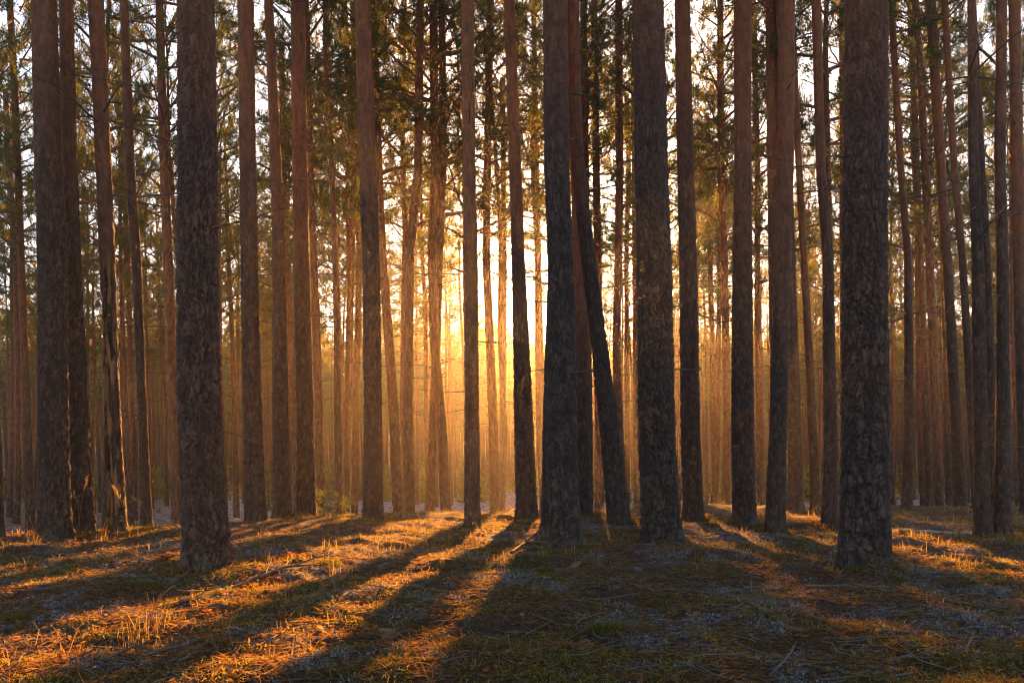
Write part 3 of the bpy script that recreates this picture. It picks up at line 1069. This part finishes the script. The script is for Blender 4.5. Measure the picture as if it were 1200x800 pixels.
for k in range(1500):                                      # bushes and young growth under them
    y = r.uniform(55, 230)
    x = y * r.uniform(-.8, .82)
    h = r.uniform(1.5, 6.5) * (1 if y > 100 else .5)
    n = 110
    z = r.random(n) ** 1.3
    a = r.uniform(0, 6.28, n)
    rad = (1.1 + .35 * h) * (1 - z) ** .7 * np.sqrt(r.random(n)) * .8
    base = np.stack([x + rad * np.cos(a), y + rad * np.sin(a), float(ground_h(x, y)) + z * h], 1)
    dirs = norm(r.normal(size=base.shape) + np.array([0, 0, .3]))
    L = r.uniform(.3, .8, n)
    V, F = diamonds(base, dirs, L, L * .3, r)
    g_nd.add(V, F, np.repeat(np.clip(r.normal(.4, .25, n), 0, 1), 4))
nb_ = len(g_tr.b)
g_all = Geo()
g_all.v, g_all.a, g_all.n = g_tr.v + g_nd.v, g_tr.a + g_nd.a, g_tr.n + g_nd.n
g_all.b = g_tr.b + [b + g_tr.n for b in g_nd.b]
tag(link('distant_forest', g_all.mesh('distant_forest', [M['bark_far'], M['needles']], False, [0] * nb_ + [1] * len(g_nd.b))), kind='stuff')


# ------------------------------------------------------------------ single things on the floor
def at(px, py, dz=0.0):
    """the floor point that the photograph shows at this place"""
    d = CAMH * FPX / (py - HORIZON)
    x = (px - 600) / FPX * d
    for _ in range(12):
        d = (CAMH - float(ground_h(x, d))) * FPX / (py - HORIZON)
        x = (px - 600) / FPX * d
    return np.array([x, d, float(ground_h(x, d)) + dz])


def stick(p0, p1, rad, label, category='branch', name='fallen_branch', mat='stick', twigs=0, arch=0.0, seed=0, sag=True):
    r = np.random.default_rng(seed + 5000)
    A, B = at(*p0), at(*p1)
    k = 12
    s = np.linspace(0, 1, k)[:, None]
    P = A + (B - A) * s
    L = np.linalg.norm(B - A)
    side = norm(np.cross(B - A, [0, 0, 1.0]))
    P = P + side * (np.cumsum(r.normal(0, .012 * L, k)) * np.sin(np.pi * s[:, 0]))[:, None]
    P[:, 2] = np.maximum(ground_h(P[:, 0], P[:, 1]) + rad * .6, P[:, 2] * 0 + (1 - s[:, 0]) * A[2] + s[:, 0] * B[2] + rad * .5) + arch * np.sin(np.pi * s[:, 0])
    g = Geo()
    org = P[0].copy()
    V, F = tube(P - org, rad * np.linspace(1, .4, k) * r.uniform(.85, 1.12, k), 7)
    g.add(V, F)
    o = link(name, None, None, tuple(org))
    link('stem', g.mesh('stem', [M[mat]], True), o)
    for t in range(twigs):
        q = int(r.integers(2, k - 1))
        l2 = L * r.uniform(.15, .4)
        T = norm(P[q + 1] - P[q])
        az = math.atan2(T[1], T[0]) + r.choice([-1, 1]) * r.uniform(.4, 1.1)
        C = P[q] - org + branch_curve(r, l2, az, r.uniform(-.05, .7), .3, 6)
        low = ground_h(C[:, 0] + org[0], C[:, 1] + org[1]) - org[2] + .004
        C[:, 2] = np.maximum(C[:, 2], low)
        V, F = tube(C, rad * np.linspace(.5, .15, 6), 5)
        g2 = Geo()
        g2.add(V, F)
        link('twig', g2.mesh('twig', [M[mat]], True), o)
    tag(o, label, category)
    return o


stick((1056, 623), (1142, 627), .030, 'pale thin log lying across the floor between the widest right trunk and the cluster', 'log', 'fallen_log', 'palewood', seed=1)
stick((262, 688), (384, 662), .016, 'long dark fallen branch in the sunlit fern right of the thickest left trunk', twigs=5, seed=2, arch=.02)
stick((600, 655), (636, 640), .022, 'dark twisted branch stub beside the foot of the thick pine by the sun', twigs=6, seed=3, arch=.05)
stick((1042, 775), (1152, 768), .011, 'thin bent stick in the bottom right corner area', twigs=3, seed=4)
stick((838, 700), (892, 688), .016, 'short frosted branch lying midway between two dark right trunks', twigs=3, seed=5)
stick((160, 772), (262, 752), .007, 'long thin twig over the sunlit moss at bottom left', twigs=4, seed=6, arch=.02)
stick((1085, 672), (1150, 684), .013, 'dark branch lying under the sunlit patch on the right', twigs=5, seed=7, arch=.02)
stick((945, 690), (1040, 694), .015, 'dark branch lying in front of the widest right trunk foot', twigs=4, seed=8, arch=.015)
stick((560, 768), (640, 760), .009, 'dark thin branch at bottom centre beside the sunlit streak', twigs=3, seed=9)
stick((170, 650), (212, 642), .009, 'small grey stick in sunlit grass left of the thickest left trunk', twigs=1, seed=10, mat='palewood')
stick((700, 792), (790, 776), .008, 'thin brown twig near the bottom edge right of centre', twigs=3, seed=11)
stick((1110, 705), (1190, 722), .012, 'dark stick by the right edge below the sunlit patch', twigs=4, seed=12)
stick((620, 690), (668, 694), .010, 'short stick below the swollen foot of the thick pine by the sun', twigs=2, seed=13)
stick((470, 668), (520, 660), .008, 'short twig on the sunlit moss left of the slim black middle pine', twigs=2, seed=14)


def chip(px, py, size, label, seed):
    r = np.random.default_rng(seed + 9000)
    A = at(px, py)
    n = 14
    th = np.linspace(0, 2 * np.pi, n, endpoint=False)
    rr = size * (1 + r.normal(0, .14, n)) * np.array([.5] * n)
    ring = np.stack([rr * np.cos(th) * 1.5, rr * np.sin(th), .012 + .10 * rr * np.cos(th * 2)], 1)
    low = ring - np.array([0, 0, .009])
    V = np.concatenate([ring, low, [[0, 0, .022], [0, 0, .006]]])
    i = np.arange(n)
    j = (i + 1) % n
    F = [np.stack([i, j, np.full(n, 2 * n)], 1), np.stack([j + n, i + n, np.full(n, 2 * n + 1)], 1), np.stack([i, i + n, j + n, j], 1)]
    g = Geo()
    g.add(V, F)
    o = link('bark_chip', g.mesh('bark_chip', [M['chip']], False), None, tuple(A), (r.normal(0, .25), r.normal(0, .25), r.uniform(0, 6)))
    tag(o, label, 'bark chip')


chip(670, 665, .13, 'reddish flake of bark lying right of the swollen foot of the thick pine', 1)
chip(688, 760, .07, 'small orange brown leaf lying beside the dark green moss cushion', 2)  # a fallen leaf, built with the bark chip shape
chip(812, 650, .10, 'flat bark flake on the shaded floor right of the thick straight pine', 3)
chip(455, 745, .07, 'small bark chip on the edge of the sunlit streak at bottom centre', 4)
chip(930, 752, .08, 'flat bark chip on frosted floor in front of the right half trunks', 5)
chip(215, 705, .08, 'small bark chip in the shade under the thickest left trunk', 6)


def stalk(px, py, h, bend, label, n=3, seed=0, plume=True):
    """dry grass tuft with tall arched stems and a nodding plume"""
    r = np.random.default_rng(seed + 6000)
    A = at(px, py)
    o = link('tall_grass', None, None, tuple(A))
    for i in range(n):
        hh = h * (1 if i == 0 else r.uniform(.35, .85))
        az = (0 if bend > 0 else math.pi) + r.normal(0, .25 if i == 0 else 1.4)
        s = np.linspace(0, 1, 9)
        b = abs(bend) * (1 if i == 0 else r.uniform(.6, 1.6))
        x = hh * b * s ** 2.6
        C = np.stack([x * math.cos(az), x * math.sin(az), hh * (s - .22 * b * s ** 4)], 1)
        g = Geo()
        V, F = tube(C, np.linspace(.0035, .0014, 9), 4)
        g.add(V, F, .6)
        if i < 2 and plume:
            m = 46
            q = r.uniform(5.8, 8, m)
            i0 = np.minimum(q.astype(int), 7)
            B = C[i0] + (C[i0 + 1] - C[i0]) * (q - i0)[:, None]
            T = norm(C[8] - C[6])
            dd = norm(T + r.normal(0, .38, (m, 3)) - np.array([0, 0, .25]))
            LL = r.uniform(.025, .06, m)
            V, F = diamonds(B, dd, LL, LL * .22, r)
            g.add(V, F, np.repeat(r.uniform(.4, 1, m), 4))
        link('stem', g.mesh('stem', [M['straw']]), o)
    g = Geo()
    Q = np.zeros((26, 3))
    Q[:, :2] = r.normal(0, .03, (26, 2))
    V, F = blade_strips(Q, r, r.uniform(.12, .32, 26), r.uniform(.0009, .002, 26), r.uniform(.3, 1.6, (26, 1)))
    g.add(V, F, np.repeat(r.random(26), 5))
    link('blade_tuft', g.mesh('blade_tuft', [M['straw']]), o)
    tag(o, label, 'grass')


stalk(93, 628, .72, .18, 'tall dry grass with nodding plume in front of the brown pine at left', 2, 1)
stalk(148, 634, .66, -.25, 'tall dry grass whose plume crosses the torn-bark pine', 3, 2)
stalk(40, 640, .55, -.55, 'dry grass leaning left beside the thick left edge pine', 2, 3, False)
stalk(176, 628, .50, -.35, 'dry grass arching at the foot of the slender reddish pine', 3, 4)
stalk(118, 636, .40, .6, 'low spread dry grass between the brown pine and the torn-bark pine', 4, 5, False)
stalk(555, 634, .26, .25, 'small dry grass tuft at the foot of the slim black middle pine', 3, 6, False)
stalk(592, 606, .40, .15, 'dry grass tuft on the skyline left of the glowing orange brown pine', 3, 7, False)
stalk(160, 748, .22, -.5, 'dry grass stems in the sunlit moss at bottom left', 3, 8, False)
stalk(176, 738, .26, .45, 'forked dry stems above the sunlit moss, right of a similar tuft', 3, 9, False)
stalk(282, 655, .42, -.35, 'thin dry grass leaning against the right foot of the thickest left trunk', 2, 10, False)
stalk(640, 655, .22, 1.0, 'arched grass blades at the foot of the thick pine by the sun', 4, 11, False)


def fern(px, py, size, label, seed):
    r = np.random.default_rng(seed + 7000)
    A = at(px, py)
    o = link('dead_fern', None, None, tuple(A))
    for f in range(6):
        az = f * 1.05 + r.normal(0, .3)
        L = size * r.uniform(.6, 1.1)
        s = np.linspace(0, 1, 14)
        C = np.stack([L * s * math.cos(az), L * s * math.sin(az), L * (r.uniform(.5, .95) * s - .85 * s ** 2.2)], 1)
        g = Geo()
        V, F = tube(C, np.linspace(.003, .001, 14), 3)
        g.add(V, F, .2)
        bb = np.repeat(C[1:], 4, 0)
        n = len(bb)
        sd = np.array([-math.sin(az), math.cos(az), 0])
        sg = np.tile([1, -1, 1, -1], n // 4)[:, None]
        dd = norm(sd * sg + np.array([math.cos(az), math.sin(az), 0]) * .45 + r.normal(0, .35, (n, 3)) - np.array([0, 0, .25]))
        LL = L * .30 * (1 - .8 * np.repeat(s[1:], 4)) * r.uniform(.6, 1.2, n)
        V, F = diamonds(bb, dd, LL, LL * .3, r)
        g.add(V, F, np.repeat(r.random(n), 4))
        link('frond', g.mesh('frond', [M['fern']]), o)
    tag(o, label, 'fern')


fern(318, 655, .30, 'rusty dead fern with curled fronds right of the thickest left trunk', 1)
fern(345, 650, .27, 'rusty dead fern, right one of the pair beside the dark fallen branch', 2)
fern(300, 690, .20, 'small sunlit fern in front of the dark fallen branch', 3)
fern(28, 668, .22, 'low orange dead fern by the left edge', 4)
fern(190, 655, .20, 'low orange dead fern left of the thickest left trunk', 5)
fern(1130, 655, .16, 'small golden fern in the sunlit patch on the right', 6)


def cushion(px, py, size, label, seed, mat='moss', name='moss_cushion'):
    r = np.random.default_rng(seed + 8000)
    A = at(px, py)
    n = 900
    d = r.normal(size=(n, 3))
    d[:, 2] = np.abs(d[:, 2])
    d = norm(d)
    base = d * np.array([size, size * .8, size * .42]) * r.uniform(.55, 1, (n, 1))
    L = r.uniform(.3, .6, n) * size * .4
    V, F = diamonds(base, norm(d + r.normal(0, .4, (n, 3)) + np.array([0, 0, .3])), L, L * .2, r)
    g = Geo()
    g.add(V, F, np.repeat(np.clip(r.normal(.25, .15, n), 0, 1), 4))
    o = link(name, g.mesh(name, [M[mat]]), None, tuple(A - np.array([0, 0, .01])))
    tag(o, label, 'moss')


cushion(712, 748, .10, 'dark green moss cushion at bottom right of centre', 1)
cushion(640, 668, .10, 'green moss cushion just below the swollen foot of the thick pine', 2)
cushion(385, 662, .12, 'rounded green moss cushion on the sunlit rise left of centre', 3)
cushion(172, 690, .11, 'green moss cushion in the shaded frost left of the thickest left trunk', 4)
cushion(20, 728, .11, 'dark moss cushion by the left edge below the frost', 5)


def sapling(px, d, h, label, seed):
    r = np.random.default_rng(seed)
    x = (px - 600) / FPX * d
    o = link('pine_sapling', None, None, (x, d, float(ground_h(x, d))))
    g = Geo()
    P = np.stack([np.linspace(0, .06, 6), np.linspace(0, .03, 6), np.linspace(-.05, h, 6)], 1)
    V, F = tube(P, np.linspace(.018, .004, 6), 6)
    g.add(V, F)
    link('stem', g.mesh('stem', [M['limb']], True), o)
    me = crown_mesh(seed + 1, h * .85, h * .38, 26, 8, 1, True)
    link('crown', me, o, (0, 0, h * .15))
    tag(o, label, 'sapling')


sapling(389, 20, 1.35, 'young green pine sapling on the snow left of the lone dark pine', 41)
sapling(318, 34, 2.2, 'small hazy pine sapling far behind the brown pine left of centre', 43)

# ------------------------------------------------------------------ the misty air
hz, nt = nodes_of('misty_air')
pv = nt.nodes.new('ShaderNodeVolumePrincipled')
pv.inputs['Color'].default_value = (.95, .93, .92, 1)
pv.inputs['Density'].default_value = .00078
pv.inputs['Anisotropy'].default_value = .78
ho = nt.nodes.new('ShaderNodeOutputMaterial')
nt.links.new(pv.outputs[0], ho.inputs['Volume'])
X0, X1, Y0, Y1, Z0, Z1 = -3300, 3300, -320, 1100, -4, 40.0
hv = np.array([(x, y, z) for x in (-6000, 6000) for y in (-330, 1200) for z in (Z0, Z1)])
hf = np.array([(0, 1, 3, 2), (4, 6, 7, 5), (0, 4, 5, 1), (2, 3, 7, 6), (0, 2, 6, 4), (1, 5, 7, 3)])
tag(link('haze', build_mesh('haze', hv, [hf], [hz])), kind='stuff')

# ------------------------------------------------------------------ sun, sky, camera
w = bpy.data.worlds.new('World')
SC.world = w
w.use_nodes = True
wn = w.node_tree
bg = wn.nodes['Background']
sky = wn.nodes.new('ShaderNodeTexSky')
sky.sky_type = 'NISHITA'
sky.sun_disc = False
sky.sun_elevation = SUN_EL
sky.sun_rotation = SUN_AZ
sky.air_density = 1.0
sky.dust_density = 1.0
sky.ozone_density = 1.0
wn.links.new(sky.outputs[0], bg.inputs[0])
bg.inputs[1].default_value = .051

sd = Vector((math.sin(SUN_AZ) * math.cos(SUN_EL), math.cos(SUN_AZ) * math.cos(SUN_EL), math.sin(SUN_EL)))
sl = bpy.data.lights.new('sun', 'SUN')
sl.energy = 5.0
sl.angle = math.radians(.5)
sl.color = (1.0, .385, .075)
so = bpy.data.objects.new('sun', sl)
COL.objects.link(so)
so.rotation_euler = (-sd).to_track_quat('-Z', 'Y').to_euler()
so.location = (0, 0, 40)

cam = bpy.data.cameras.new('camera')
cam.sensor_width = 36
cam.lens = 36 * FPX / 1200
cam.shift_y = (HORIZON - 400) / 1200
cam.clip_end = 4000
co = bpy.data.objects.new('camera', cam)
COL.objects.link(co)
co.location = (0, 0, CAMH)
co.rotation_euler = (math.radians(90), 0, 0)
SC.camera = co

SC.view_settings.view_transform = 'Standard'
SC.view_settings.look = 'None'
SC.view_settings.exposure = 2.95
SC.view_settings.gamma = 1
SC.cycles.use_denoising = True
SC.cycles.filter_width = 1.1
SC.cycles.max_bounces = 6
SC.cycles.diffuse_bounces = 3
SC.cycles.transmission_bounces = 4
SC.cycles.volume_bounces = 1
